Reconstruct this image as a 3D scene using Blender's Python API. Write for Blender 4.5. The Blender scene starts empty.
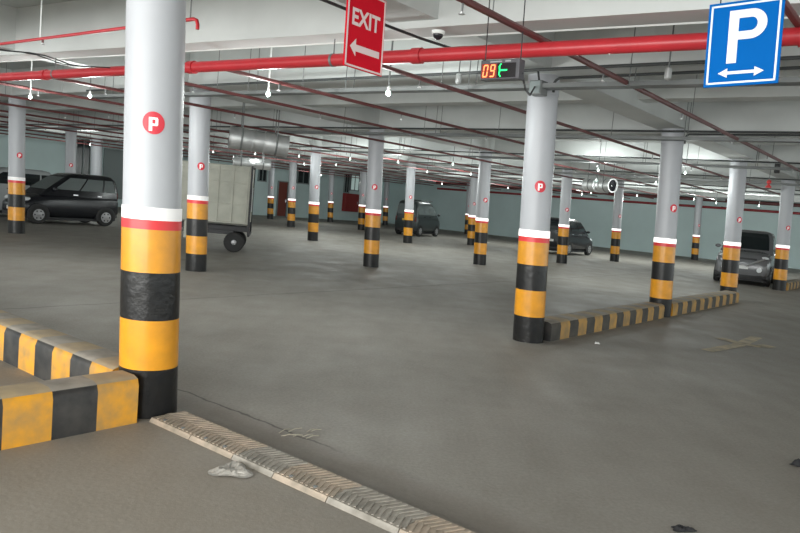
import bpy, bmesh, math, random
from mathutils import Vector, Matrix
random.seed(7)
PI = math.pi
C = bpy.context.scene.collection

# ------------------------------------------------------------------ layout
ANG = .6638
O = Vector((-1.5482, 4.5197, 0))
UX = Vector((math.sin(ANG), math.cos(ANG), 0))       # along the row of columns, away to the right
VX = Vector((-math.cos(ANG), math.sin(ANG), 0))      # across the rows, away to the left
ZX = Vector((0, 0, 1))
BA, BB = 5.12, 6.9                                   # bay sizes
def W(u, v, z=0.0):
    return O + UX * u + VX * v + ZX * z
def uv_of(p):
    d = p - O
    return d.dot(UX), d.dot(VX)
LEAN = Vector((-.0427, .0097, 0))                    # the columns stand a little out of square with the sloping deck
def zc(z, p):                                        # the ceiling rises a little against the deck
    return z + .0065 * (p.y - 12)

# ------------------------------------------------------------------ materials
def nd(nt, t, **k):
    n = nt.nodes.new(t)
    for a, b in k.items():
        setattr(n, a, b)
    return n
def mat(name, col, rough=.6, metal=0., noise=0., scale=6., bump=0., bscale=40., emit=None, estr=0., spec=.5, dirt=None, alpha=None, trans=0.):
    m = bpy.data.materials.new(name); m.use_nodes = True
    nt = m.node_tree; p = nt.nodes['Principled BSDF']
    p.inputs['Base Color'].default_value = (*col, 1)
    p.inputs['Roughness'].default_value = rough
    p.inputs['Metallic'].default_value = metal
    p.inputs['Specular IOR Level'].default_value = spec
    tc = nd(nt, 'ShaderNodeTexCoord')
    if noise:
        n = nd(nt, 'ShaderNodeTexNoise'); n.inputs['Scale'].default_value = scale; n.inputs['Detail'].default_value = 6
        nt.links.new(tc.outputs['Object'], n.inputs['Vector'])
        r = nd(nt, 'ShaderNodeValToRGB')
        d = dirt or tuple(c * (1 - noise) for c in col)
        r.color_ramp.elements[0].position = .3; r.color_ramp.elements[1].position = .68
        r.color_ramp.elements[0].color = (*d, 1); r.color_ramp.elements[1].color = (*[min(1, c * (1 + noise * .3)) for c in col], 1)
        nt.links.new(n.outputs['Fac'], r.inputs['Fac']); nt.links.new(r.outputs['Color'], p.inputs['Base Color'])
    if bump:
        n2 = nd(nt, 'ShaderNodeTexNoise'); n2.inputs['Scale'].default_value = bscale; n2.inputs['Detail'].default_value = 4
        nt.links.new(tc.outputs['Object'], n2.inputs['Vector'])
        b = nd(nt, 'ShaderNodeBump'); b.inputs['Strength'].default_value = bump; b.inputs['Distance'].default_value = .02
        nt.links.new(n2.outputs['Fac'], b.inputs['Height']); nt.links.new(b.outputs['Normal'], p.inputs['Normal'])
    if emit:
        p.inputs['Emission Color'].default_value = (*emit, 1); p.inputs['Emission Strength'].default_value = estr
    return m

def floor_material():
    m = bpy.data.materials.new('dusty_concrete'); m.use_nodes = True
    nt = m.node_tree; p = nt.nodes['Principled BSDF']; L = nt.links.new
    tc = nd(nt, 'ShaderNodeTexCoord')
    def noise(s, d=6, rough=.6, vec=None):
        n = nd(nt, 'ShaderNodeTexNoise'); n.inputs['Scale'].default_value = s; n.inputs['Detail'].default_value = d; n.inputs['Roughness'].default_value = rough
        L(vec or tc.outputs['Object'], n.inputs['Vector']); return n
    def ramp(src, a, b, ca, cb):
        r = nd(nt, 'ShaderNodeValToRGB'); r.color_ramp.elements[0].position = a; r.color_ramp.elements[1].position = b
        r.color_ramp.elements[0].color = (*ca, 1); r.color_ramp.elements[1].color = (*cb, 1); L(src, r.inputs['Fac']); return r
    def mix(fac, a, b, mode='MIX'):
        x = nd(nt, 'ShaderNodeMix', data_type='RGBA', blend_type=mode)
        if isinstance(fac, float): x.inputs[0].default_value = fac
        else: L(fac, x.inputs[0])
        L(a, x.inputs[6]); L(b, x.inputs[7]); return x.outputs[2]
    def math_(op, a, b_=None, clamp=False):
        x = nd(nt, 'ShaderNodeMath', operation=op); x.use_clamp = clamp
        for i, q in enumerate((a, b_)):
            if q is None: continue
            if isinstance(q, (int, float)): x.inputs[i].default_value = q
            else: L(q, x.inputs[i])
        return x.outputs[0]
    def coord(axis, off):    # distance along one deck direction
        x = nd(nt, 'ShaderNodeVectorMath', operation='DOT_PRODUCT'); L(tc.outputs['Object'], x.inputs[0]); x.inputs[1].default_value = axis
        return math_('SUBTRACT', x.outputs['Value'], off)
    U_, V_ = coord(tuple(UX), O.dot(UX)), coord(tuple(VX), O.dot(VX))
    def band(c, at, w, soft):     # 1 inside a strip
        return math_('SUBTRACT', 1.0, math_('DIVIDE', math_('SUBTRACT', math_('ABSOLUTE', math_('SUBTRACT', c, at)), w), soft), True) if False else math_('MULTIPLY', math_('SUBTRACT', w + soft, math_('ABSOLUTE', math_('SUBTRACT', c, at))), 1 / soft, True)
    big = ramp(noise(.3).outputs['Fac'], .3, .7, (.288, .271, .244), (.350, .336, .310))
    med = ramp(noise(1.7, 8).outputs['Fac'], .3, .72, (.88, .87, .855), (1.06, 1.06, 1.06))
    fine = ramp(noise(42, 6, .7).outputs['Fac'], .25, .75, (.80, .79, .78), (1.16, 1.16, 1.16))
    mp = nd(nt, 'ShaderNodeMapping'); mp.inputs['Rotation'].default_value = (0, 0, ANG); mp.inputs['Scale'].default_value = (2.2, .5, 1)
    L(tc.outputs['Object'], mp.inputs['Vector'])
    drag = ramp(noise(1.3, 5, .6, mp.outputs['Vector']).outputs['Fac'], .35, .65, (.93, .925, .915), (1.04, 1.04, 1.04))
    c = mix(1., big.outputs['Color'], med.outputs['Color'], 'MULTIPLY')
    c = mix(1., c, fine.outputs['Color'], 'MULTIPLY')
    c = mix(1., c, drag.outputs['Color'], 'MULTIPLY')
    wob = math_('MULTIPLY', math_('SUBTRACT', noise(3.).outputs['Fac'], .5), .12)
    rgb = lambda col: (lambda n: (setattr(n.outputs[0], 'default_value', (*col, 1)), n.outputs[0])[1])(nd(nt, 'ShaderNodeRGB'))
    Uw, Vw = math_('ADD', U_, wob), math_('ADD', V_, wob)
    # sandy brown dust on the near side of the plates and dark grime along their far side
    near_v = math_('MULTIPLY', math_('SUBTRACT', .9, V_), 1.2, True)
    dust = math_('MULTIPLY', math_('MULTIPLY', math_('SUBTRACT', .15, Uw), 2.2, True), .42)
    c = mix(dust, c, rgb((.27, .222, .170)))
    grime = math_('MULTIPLY', math_('MULTIPLY', band(Uw, .30, .05, .24), math_('MULTIPLY', math_('SUBTRACT', .3, V_), 2., True)), .62)
    c = mix(grime, c, rgb((.105, .083, .064)))
    patch = math_('MULTIPLY', math_('MULTIPLY', math_('SUBTRACT', 4.5, Uw), .35, True), math_('MULTIPLY', math_('SUBTRACT', -1.2, Vw), .6, True))
    c = mix(math_('MULTIPLY', patch, .28), c, rgb((.185, .160, .132)))
    # a hairline crack beside the plates and the joints between slabs
    crack = math_('MULTIPLY', math_('MULTIPLY', band(Uw, .50, .003, .012), math_('MULTIPLY', band(V_, -.3, .7, .3), 1.)), .75)
    c = mix(crack, c, rgb((.05, .045, .04)))
    for ax, at, amt in ((Vw, 4.0, .55), (Vw, -3.6, .3), (Uw, 12.6, .35), (Vw, 10.6, .4)):
        c = mix(math_('MULTIPLY', band(ax, at, .006, .022), amt), c, rgb((.09, .085, .08)))
    L(c, p.inputs['Base Color'])
    rr = ramp(noise(1.2).outputs['Fac'], .3, .7, (.5,) * 3, (.8,) * 3); L(rr.outputs['Color'], p.inputs['Roughness'])
    p.inputs['Specular IOR Level'].default_value = .35
    b = nd(nt, 'ShaderNodeBump'); b.inputs['Strength'].default_value = .18; b.inputs['Distance'].default_value = .012
    L(noise(30, 6).outputs['Fac'], b.inputs['Height']); L(b.outputs['Normal'], p.inputs['Normal'])
    return m

M = {}
M['floor'] = floor_material()
M['ceil'] = mat('grey_ceiling_paint', (.52, .54, .53), .85, noise=.12, scale=.8)
M['beam'] = mat('white_beam_paint', (.66, .68, .67), .8, noise=.12, scale=1.2)
M['wall'] = mat('pale_green_wall', (.64, .78, .78), .75, noise=.10, scale=.5)
M['wall_left'] = mat('grey_green_wall', (.66, .80, .80), .75, noise=.15, scale=.4)
M['shaft'] = mat('lilac_grey_column_paint', (.475, .485, .515), .38, noise=.06, scale=1.5)
M['yellow'] = mat('yellow_gloss_paint', (.82, .345, .015), .28, noise=.12, scale=7, dirt=(.64, .275, .02))
M['black'] = mat('black_gloss_paint', (.009, .009, .010), .3, noise=.3, scale=9, dirt=(.016, .015, .014), bump=.2, bscale=18, spec=.35)
M['red_band'] = mat('red_reflective_tape_glow', (.72, .035, .04), .35, emit=(.8, .04, .05), estr=.06)  # faint emission imitates flash light thrown back by the tape
M['white_band'] = mat('white_reflective_tape_glow', (.86, .85, .84), .4, emit=(1, .97, .95), estr=.22)  # emission paints in the flash glare; the tape is no light source
M['white_band_far_glare'] = mat('white_reflective_tape_painted_glare', (.9, .88, .86), .4, emit=(1, .95, .91), estr=1.3)  # same tape with stronger painted flash glare, for the far columns
M['disc'] = mat('red_disc_vinyl_glow', (.6, .03, .05), .4, emit=(.8, .03, .05), estr=.10)  # slight emission stands in for flash bouncing off the disc
M['disc_white'] = mat('white_disc_vinyl_glow', (.9, .88, .86), .4, emit=(1, .95, .95), estr=.25)  # flash bounce on the letter put in as emission
M['k_yellow'] = mat('kerb_yellow', (.74, .335, .02), .55, noise=.25, scale=9, dirt=(.45, .26, .08))
M['k_black'] = mat('kerb_black', (.016, .016, .017), .5, noise=.4, scale=9, dirt=(.06, .055, .05))
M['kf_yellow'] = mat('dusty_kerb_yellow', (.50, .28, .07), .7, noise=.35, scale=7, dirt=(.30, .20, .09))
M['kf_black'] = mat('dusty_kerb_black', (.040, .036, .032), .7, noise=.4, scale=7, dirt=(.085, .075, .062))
M['k_dust'] = mat('kerb_dusty_top', (.32, .29, .25), .9, noise=.3, scale=7)
M['k_dust_y'] = mat('kerb_dusty_yellow_top', (.36, .28, .17), .85, noise=.4, scale=8, dirt=(.30, .24, .17))
M['red_pipe'] = mat('red_fire_main_paint', (.52, .03, .04), .35, noise=.12, scale=4)
M['wall_red'] = mat('faded_red_pipe_paint', (.34, .04, .045), .5, noise=.2, scale=2)
M['dark_red'] = mat('dull_red_pipe_paint', (.15, .045, .045), .45, noise=.2, scale=3)
M['steel'] = mat('galvanised_steel', (.66, .67, .67), .45, .7, noise=.15, scale=6)
M['grey_metal'] = mat('dull_grey_metal', (.20, .21, .21), .5, .3, noise=.15, scale=4)
M['dark_metal'] = mat('dark_conduit', (.055, .06, .06), .55)
M['cable'] = mat('black_cable', (.03, .03, .033), .6)
M['white_pl'] = mat('white_plastic', (.8, .82, .8), .4, emit=(.9, 1, .95), estr=.15)
M['bulb'] = mat('greenish_lamp_glow', (.9, 1, .95), .3, emit=(.70, 1., .86), estr=4)
M['sign_red'] = mat('exit_sign_red', (.66, .008, .024), .6, noise=.06, scale=5, spec=.1)
M['sign_pink'] = mat('exit_sign_white', (.82, .66, .66), .4)
M['sign_blue'] = mat('parking_sign_blue', (.0, .12, .44), .7, noise=.05, scale=5, spec=.08)
M['sign_white'] = mat('parking_sign_white', (.80, .86, .90), .4)
M['led_case'] = mat('display_case_grey', (.09, .09, .10), .4)
M['led_face'] = mat('display_face_black', (.012, .012, .014), .25)
M['led_red_bg'] = mat('display_red_glow', (.20, .02, .01), .4, emit=(1, .05, .02), estr=.08)
M['led_red'] = mat('led_red', (1, .3, .1), .3, emit=(1, .20, .07), estr=2.4)
M['led_green'] = mat('led_green', (.05, 1, .3), .3, emit=(.0, 1, .16), estr=1.5)
M['glyph_grey'] = mat('display_print_grey', (.4, .4, .41), .5)
M['tread_tan'] = mat('tan_tread_plate', (.43, .345, .27), .7, noise=.3, scale=14, dirt=(.28, .24, .19))
M['tread_grey'] = mat('grey_tread_plate', (.35, .32, .28), .7, noise=.3, scale=14, dirt=(.22, .20, .17))
M['tyre'] = mat('tyre_rubber', (.02, .02, .02), .8)
M['rim'] = mat('wheel_silver', (.36, .36, .37), .4, .5)
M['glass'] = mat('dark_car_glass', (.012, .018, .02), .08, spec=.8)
M['glass_grey'] = mat('car_glass_painted_reflection', (.15, .175, .175), .12, spec=.8)  # pale reflections put into the base colour of the glass
M['trim'] = mat('black_car_plastic', (.02, .02, .022), .55)
M['lens'] = mat('clear_headlamp', (.75, .78, .8), .25, .0)
M['tail'] = mat('red_tail_lamp', (.10, .01, .012), .2)
M['chrome'] = mat('chrome', (.7, .7, .72), .15, 1.)
M['plate_white'] = mat('white_number_plate', (.75, .75, .74), .5)
M['plate_yellow'] = mat('yellow_number_plate', (.75, .52, .10), .5)
def paint(n, c, r=.22): return mat(n, c, r, .15, spec=.6)
M['p_black'] = paint('black_car_paint', (.016, .017, .021))
M['p_white'] = paint('silver_white_car_paint', (.50, .53, .54))
M['p_green'] = paint('dark_green_grey_van_paint', (.035, .045, .046), .35)
M['p_dark'] = paint('charcoal_car_paint', (.024, .026, .03))
M['p_grey'] = paint('dark_grey_car_paint', (.17, .172, .18))
M['box_cream'] = mat('cream_painted_truck_box', (.42, .42, .36), .6, noise=.18, scale=3)
M['door_red'] = mat('red_brown_door_paint', (.22, .055, .04), .55)
M['dark_open'] = mat('dark_window_glass', (.02, .026, .028), .2)
M['win_lit'] = mat('lit_window_glass', (.5, .6, .58), .3, emit=(.75, .95, .9), estr=.25)
M['frame'] = mat('window_frame_grey', (.25, .29, .29), .5)
M['red_box'] = mat('fire_cabinet_red', (.33, .025, .025), .4)
M['arrow_paint'] = mat('worn_yellow_road_paint', (.52, .43, .28), .8, noise=.5, scale=7, dirt=(.33, .30, .245))
M['plastic_film'] = mat('dusty_crumpled_film', (.40, .375, .34), .45, noise=.25, scale=20)
M['straw'] = mat('dry_straw', (.42, .38, .30), .8)
M['rag'] = mat('black_cloth', (.015, .015, .017), .8)
M['siren_red'] = mat('red_sounder_plastic', (.62, .05, .05), .4)
M['dome'] = mat('camera_dome_black', (.02, .02, .025), .1)

# ------------------------------------------------------------------ mesh builder
class MB:
    def __init__(s): s.v = []; s.f = []; s.m = []; s.mats = []
    def mi(s, m):
        if m not in s.mats: s.mats.append(m)
        return s.mats.index(m)
    def add(s, vs, fs, m):
        b = len(s.v); s.v += [Vector(x) for x in vs]; k = s.mi(m)
        for f in fs: s.f.append([b + i for i in f]); s.m.append(k)
        return s
    def box(s, c, sx, sy, sz, m, ax=None):
        c = Vector(c); X, Y, Z = ax or (Vector((1, 0, 0)), Vector((0, 1, 0)), Vector((0, 0, 1)))
        vs = [c + X * (i * sx / 2) + Y * (j * sy / 2) + Z * (k * sz / 2) for k in (-1, 1) for j in (-1, 1) for i in (-1, 1)]
        return s.add(vs, [(0, 2, 3, 1), (4, 5, 7, 6), (0, 1, 5, 4), (2, 6, 7, 3), (0, 4, 6, 2), (1, 3, 7, 5)], m)
    def hexa(s, vs, m):     # eight corners: bottom ring then top ring
        return s.add(vs, [(3, 2, 1, 0), (4, 5, 6, 7), (0, 1, 5, 4), (1, 2, 6, 5), (2, 3, 7, 6), (3, 0, 4, 7)], m)
    def tube(s, pts, r, m, n=10, cap=True):
        pts = [Vector(p) for p in pts]; rs = r if isinstance(r, (list, tuple)) else [r] * len(pts)
        vs = []; fs = []; up = None
        for i, p in enumerate(pts):
            d = (pts[min(i + 1, len(pts) - 1)] - pts[max(i - 1, 0)]).normalized()
            if up is None:
                up = Vector((0, 0, 1)) if abs(d.z) < .9 else Vector((1, 0, 0))
            a = d.cross(up).normalized(); b = a.cross(d).normalized(); up = b
            for k in range(n):
                t = 2 * PI * k / n; vs.append(p + (a * math.cos(t) + b * math.sin(t)) * rs[i])
        for i in range(len(pts) - 1):
            for k in range(n):
                fs.append((i * n + k, i * n + (k + 1) % n, (i + 1) * n + (k + 1) % n, (i + 1) * n + k))
        if cap:
            fs.append(tuple(range(n - 1, -1, -1))); fs.append(tuple(range((len(pts) - 1) * n, len(pts) * n)))
        return s.add(vs, fs, m)
    def lathe(s, org, axis, prof, m, n=20, cap=True):   # prof: (distance along axis, radius)
        axis = Vector(axis).normalized(); org = Vector(org)
        ref = Vector((0, 0, 1)) if abs(axis.z) < .9 else Vector((1, 0, 0))
        a = axis.cross(ref).normalized(); b = axis.cross(a).normalized()
        vs = []; fs = []
        for t, r in prof:
            for k in range(n):
                q = 2 * PI * k / n; vs.append(org + axis * t + (a * math.cos(q) + b * math.sin(q)) * r)
        for i in range(len(prof) - 1):
            for k in range(n):
                fs.append((i * n + k, (i + 1) * n + k, (i + 1) * n + (k + 1) % n, i * n + (k + 1) % n))
        if cap:
            fs.append(tuple(range(n))); fs.append(tuple(range(len(prof) * n - 1, (len(prof) - 1) * n - 1, -1)))
        return s.add(vs, fs, m)
    def loft(s, rings, m, cap=True):
        n = len(rings[0]); vs = [p for r in rings for p in r]; fs = []
        for i in range(len(rings) - 1):
            for k in range(n):
                fs.append((i * n + k, i * n + (k + 1) % n, (i + 1) * n + (k + 1) % n, (i + 1) * n + k))
        if cap:
            fs.append(tuple(range(n - 1, -1, -1))); fs.append(tuple(range((len(rings) - 1) * n, len(rings) * n)))
        return s.add(vs, fs, m)
    def poly(s, pts, nrm, th, m):   # flat polygon extruded along nrm
        nrm = Vector(nrm) * th; pts = [Vector(p) for p in pts]; n = len(pts)
        vs = pts + [p + nrm for p in pts]
        return s.add(vs, [tuple(range(n - 1, -1, -1)), tuple(range(n, 2 * n))] + [(i, (i + 1) % n, n + (i + 1) % n, n + i) for i in range(n)], m)
    def ball(s, c, rx, ry, rz, m, ax=None, n=12, k=8):
        c = Vector(c); X, Y, Z = ax or (Vector((1, 0, 0)), Vector((0, 1, 0)), Vector((0, 0, 1)))
        vs = []; fs = []
        for i in range(k + 1):
            t = PI * i / k
            for j in range(n):
                q = 2 * PI * j / n
                vs.append(c + X * (rx * math.sin(t) * math.cos(q)) + Y * (ry * math.sin(t) * math.sin(q)) + Z * (rz * math.cos(t)))
        for i in range(k):
            for j in range(n):
                fs.append((i * n + j, (i + 1) * n + j, (i + 1) * n + (j + 1) % n, i * n + (j + 1) % n))
        return s.add(vs, fs, m)
    def build(s, name, parent=None, loc=None, smooth=False, bevel=0., sub=0, label=None, sharp=35):
        base = Vector((0, 0, 0))
        if parent is not None: base = parent_world(parent)
        if loc is not None: base = Vector(loc)
        me = bpy.data.meshes.new(name)
        me.from_pydata([v - base for v in s.v], [], s.f)
        for m in s.mats: me.materials.append(m)
        for p, k in zip(me.polygons, s.m): p.material_index = k
        bm = bmesh.new(); bm.from_mesh(me)
        bmesh.ops.remove_doubles(bm, verts=bm.verts, dist=1e-5)
        bmesh.ops.recalc_face_normals(bm, faces=bm.faces)
        if smooth:
            for f in bm.faces: f.smooth = True
            for e in bm.edges:
                if len(e.link_faces) == 2 and e.calc_face_angle(0) > math.radians(sharp): e.smooth = False
        bm.to_mesh(me); bm.free()
        o = bpy.data.objects.new(name, me); C.objects.link(o)
        if parent is not None:
            o.parent = parent
            if loc is not None: o.location = base - parent_world(parent)
        else: o.location = base
        if bevel:
            b = o.modifiers.new('bevel', 'BEVEL'); b.width = bevel; b.segments = 2; b.limit_method = 'ANGLE'
        if sub:
            b = o.modifiers.new('sub', 'SUBSURF'); b.levels = sub; b.render_levels = sub
        if label: o['label'] = label
        return o
def parent_world(p):
    v = Vector(p.location); q = p.parent
    while q is not None: v = v + Vector(q.location); q = q.parent
    return v
def thing(name, label, cat, loc, group=None):
    o = bpy.data.objects.new(name, None); C.objects.link(o); o.location = Vector(loc); o.empty_display_size = .1
    return tag(o, label, cat, group)
def tag(o, label, cat, group=None):
    o['label'] = label; o['category'] = cat
    if group: o['group'] = group
    return o
def struct(o): o['kind'] = 'structure'; return o

# ------------------------------------------------------------------ shell
UMIN, UMAX, VMIN, VMAX = -9.0, 41.3, -12.0, 33.0
b = MB()
b.add([W(UMIN, VMIN), W(UMAX, VMIN), W(UMAX, VMAX), W(UMIN, VMAX), W(UMIN, VMIN, -.2), W(UMAX, VMIN, -.2), W(UMAX, VMAX, -.2), W(UMIN, VMAX, -.2)],
      [(0, 1, 2, 3), (7, 6, 5, 4), (0, 4, 5, 1), (1, 5, 6, 2), (2, 6, 7, 3), (3, 7, 4, 0)], M['floor'])
struct(b.build('floor'))
def ceil_pt(u, v, z):
    p = W(u, v); return W(u, v, zc(z, p))
SLAB = 3.78
b = MB()
cs = [(UMIN, VMIN), (UMAX + .3, VMIN), (UMAX + .3, VMAX + .3), (UMIN, VMAX + .3)]
b.hexa([ceil_pt(u, v, SLAB) for u, v in cs] + [ceil_pt(u, v, SLAB + .25) for u, v in cs], M['ceil'])
struct(b.build('ceiling'))
def wall(name, pts, m, nz=4.6):
    bb = MB(); bb.hexa([W(u, v, -.2) for u, v in pts] + [W(u, v, nz) for u, v in pts], m); return struct(bb.build(name))
wall('wall_back', [(UMAX, VMIN), (UMAX + .3, VMIN), (UMAX + .3, VMAX + .3), (UMAX, VMAX + .3)], M['wall'], 4.02)
wall('wall_left', [(2, VMAX), (UMAX, VMAX), (UMAX, VMAX + .3), (2, VMAX + .3)], M['wall_left'], 3.95)

BEAM_Z = 3.2
VOFF, UOFF = .12, -.06
def beam_along_v(u0, w, zb, v0, v1, u1=None, name='ceiling_beam'):
    u1 = u0 if u1 is None else u1
    bb = MB()
    low = [(u0 - w / 2, v0), (u0 + w / 2, v0), (u1 + w / 2, v1), (u1 - w / 2, v1)]
    bb.hexa([ceil_pt(u, v, zb) for u, v in low] + [ceil_pt(u, v, SLAB + .05) for u, v in low], M['beam'])
    return struct(bb.build(name))
def beam_along_u(v0, w, zb, ua, ub):
    bb = MB()
    low = [(ua, v0 - w / 2), (ub, v0 - w / 2), (ub, v0 + w / 2), (ua, v0 + w / 2)]
    bb.hexa([ceil_pt(u, v, zb) for u, v in low] + [ceil_pt(u, v, SLAB + .05) for u, v in low], M['beam'])
    return struct(bb.build('ceiling_beam'))
for i in range(0, 8):
    beam_along_v(i * BA + UOFF, .55, BEAM_Z, VMIN + .1, VMAX - .02)
beam_along_v(3.81, .32, BEAM_Z - .06, -11.8, 12.6, 1.55)
B1Z = BEAM_Z - .06
for i in range(1, 8):
    beam_along_v((i + .5) * BA + UOFF, .32, BEAM_Z + .12, VMIN + .1, VMAX - .02)
for j in range(-1, 5):
    beam_along_u(j * BB + VOFF, .5, BEAM_Z + .004, UMIN + .1, UMAX - .02)

# ------------------------------------------------------------------ openings on the left wall
def wl_panel(name, u0, u1, z0, z1, m, th=.05, frame=True, kind='structure', fm='frame'):
    bb = MB()
    ax = (UX, VX, ZX)
    bb.box(W((u0 + u1) / 2, VMAX - th / 2, (z0 + z1) / 2), u1 - u0, th, z1 - z0, M[m], ax)
    o = bb.build(name, loc=W((u0 + u1) / 2, VMAX, z0))
    if frame:
        fb = MB(); t = .07
        for u in (u0, u1): fb.box(W(u, VMAX - .05, (z0 + z1) / 2), t, .10, z1 - z0 + t, M[fm], ax)
        for z in (z0, z1): fb.box(W((u0 + u1) / 2, VMAX - .05, z), u1 - u0 + t, .10, t, M[fm], ax)
        if z0 > .5: fb.box(W((u0 + u1) / 2, VMAX - .05, (z0 + z1) / 2), t * .7, .09, z1 - z0, M[fm], ax)
        fb.build('door_frame' if 'door' in name else 'window_frame', o)
    o['kind'] = 'structure'
    return o
d = wl_panel('door_1', 30.38, 31.26, 0, 2.40, 'door_red')
hb = MB(); hb.tube([W(31.1, VMAX - .12, 1.0), W(31.1, VMAX - .12, 1.2)], .02, M['chrome'], 6); hb.build('door_handle', d)
wl_panel('window_1', 16.2, 17.0, 1.6, 3.5, 'dark_open')
wl_panel('window_2', 17.8, 19.1, .5, 3.1, 'frame')
wl_panel('window_3', 28.6, 29.25, 2.28, 3.15, 'dark_open')
wl_panel('window_4', 32.1, 33.2, 2.42, 3.5, 'dark_open')
wl_panel('window_5', 36.95, 37.45, 2.1, 3.5, 'dark_open')
wl_panel('window_6', 37.62, 38.56, 2.33, 3.55, 'win_lit')

# ------------------------------------------------------------------ columns
R = .181
def ringpts(base, z, r, n=40):
    c = Vector((base.x, base.y, 0)) + LEAN * z
    return [c + Vector((math.cos(2 * PI * k / n) * r, math.sin(2 * PI * k / n) * r, z)) for k in range(n)]
def column(x, y, label, face=(.2, -.98), far=False, r=R, top=None, disc=True, group='striped parking columns'):
    base = Vector((x, y, 0)); ztop = top or zc(BEAM_Z + .02, base)
    t = thing('round_column', label, 'column', base, group)
    s = MB(); s.loft([ringpts(base, z, q) for z, q in ((1.34, r), (2.945, r), (2.95, r + .006), (ztop, r + .006))], M['shaft'])
    s.build('shaft', t, smooth=True)
    p = MB()
    for z0, z1, m in ((.0, .312, 'black'), (.312, .63, 'yellow'), (.63, .935, 'black'), (.935, 1.212, 'yellow')):
        p.loft([ringpts(base, z0, r + .004), ringpts(base, z1, r + .004)], M[m], cap=False)
    p.build('striped_base', t, smooth=True)
    q = MB(); q.loft([ringpts(base, 1.208, r + .005), ringpts(base, 1.272, r + .005)], M['red_band'], cap=False); q.build('red_band', t, smooth=True)
    q = MB(); q.loft([ringpts(base, 1.268, r + .0055), ringpts(base, 1.348, r + .0055)], M['white_band_far_glare' if far else 'white_band'], cap=False); q.build('white_band', t, smooth=True)
    if disc:
        f = math.atan2(face[1], face[0]); zd = 1.87; rd = .066
        def on(a, z, e): # a: arc length to the right as seen, z up
            th = f + a / r; cc = base + LEAN * z
            return cc + Vector((math.cos(th) * (r + e), math.sin(th) * (r + e), z))
        dm = MB(); rows = 8; n = 24; vs = [on(0, zd, .003)]; fs = []
        for k in range(1, 4):
            for i in range(n):
                an = 2 * PI * i / n; vs.append(on(math.cos(an) * rd * k / 3, zd + math.sin(an) * rd * 1.06 * k / 3, .003))
        for i in range(n): fs.append((0, 1 + i, 1 + (i + 1) % n))
        for k in range(2):
            for i in range(n): fs.append((1 + k * n + i, 1 + (k + 1) * n + i, 1 + (k + 1) * n + (i + 1) % n, 1 + k * n + (i + 1) % n))
        dm.add(vs, fs, M['disc']); do = dm.build('disc_sign', t)
        g = MB()
        def cell(a0, a1, z0, z1):
            g.add([on(a0, zd + z0, .005), on(a1, zd + z0, .005), on(a1, zd + z1, .005), on(a0, zd + z1, .005)], [(0, 1, 2, 3)], M['disc_white'])
        cell(-.028, -.008, -.05, .034); cell(-.008, .022, .02, .034); cell(-.008, .022, -.018, -.004); cell(.010, .026, -.012, .028)
        g.build('disc_letter', do)
    return t
cols = [
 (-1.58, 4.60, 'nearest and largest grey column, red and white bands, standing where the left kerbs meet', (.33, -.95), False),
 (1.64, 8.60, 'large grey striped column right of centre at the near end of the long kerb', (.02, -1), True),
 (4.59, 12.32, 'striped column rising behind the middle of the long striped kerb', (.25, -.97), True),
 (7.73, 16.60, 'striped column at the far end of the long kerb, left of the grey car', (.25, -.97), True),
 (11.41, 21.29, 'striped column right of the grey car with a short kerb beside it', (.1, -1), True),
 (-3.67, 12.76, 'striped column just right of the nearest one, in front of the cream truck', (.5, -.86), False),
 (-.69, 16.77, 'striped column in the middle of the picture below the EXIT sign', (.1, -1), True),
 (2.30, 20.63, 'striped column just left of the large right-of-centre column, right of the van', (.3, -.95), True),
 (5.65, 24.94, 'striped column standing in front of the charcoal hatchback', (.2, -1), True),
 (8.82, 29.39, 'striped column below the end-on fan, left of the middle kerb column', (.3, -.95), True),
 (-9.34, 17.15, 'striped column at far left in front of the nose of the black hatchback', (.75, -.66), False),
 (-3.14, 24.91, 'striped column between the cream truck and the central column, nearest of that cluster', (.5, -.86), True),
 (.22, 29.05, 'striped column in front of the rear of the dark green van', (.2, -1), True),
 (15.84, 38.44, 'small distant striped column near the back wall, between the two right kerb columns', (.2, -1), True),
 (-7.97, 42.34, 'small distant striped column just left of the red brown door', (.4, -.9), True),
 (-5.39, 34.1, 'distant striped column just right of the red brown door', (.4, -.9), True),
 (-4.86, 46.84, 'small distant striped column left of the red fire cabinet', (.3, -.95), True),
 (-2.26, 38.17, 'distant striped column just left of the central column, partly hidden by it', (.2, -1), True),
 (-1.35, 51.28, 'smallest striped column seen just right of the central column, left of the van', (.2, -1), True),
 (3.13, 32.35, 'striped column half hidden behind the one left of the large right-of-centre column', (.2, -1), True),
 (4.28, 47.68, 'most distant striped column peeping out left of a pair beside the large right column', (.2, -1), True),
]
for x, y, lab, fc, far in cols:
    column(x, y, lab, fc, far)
# two plain grey columns beyond the black hatchback
column(-11.98, 25.5, 'grey column rising behind the windscreen of the black hatchback', (.5, -.86), False)
column(-14.33, 33.0, 'grey column rising behind the rear roof of the black hatchback', (.5, -.86), False, r=.25, disc=False)

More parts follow.
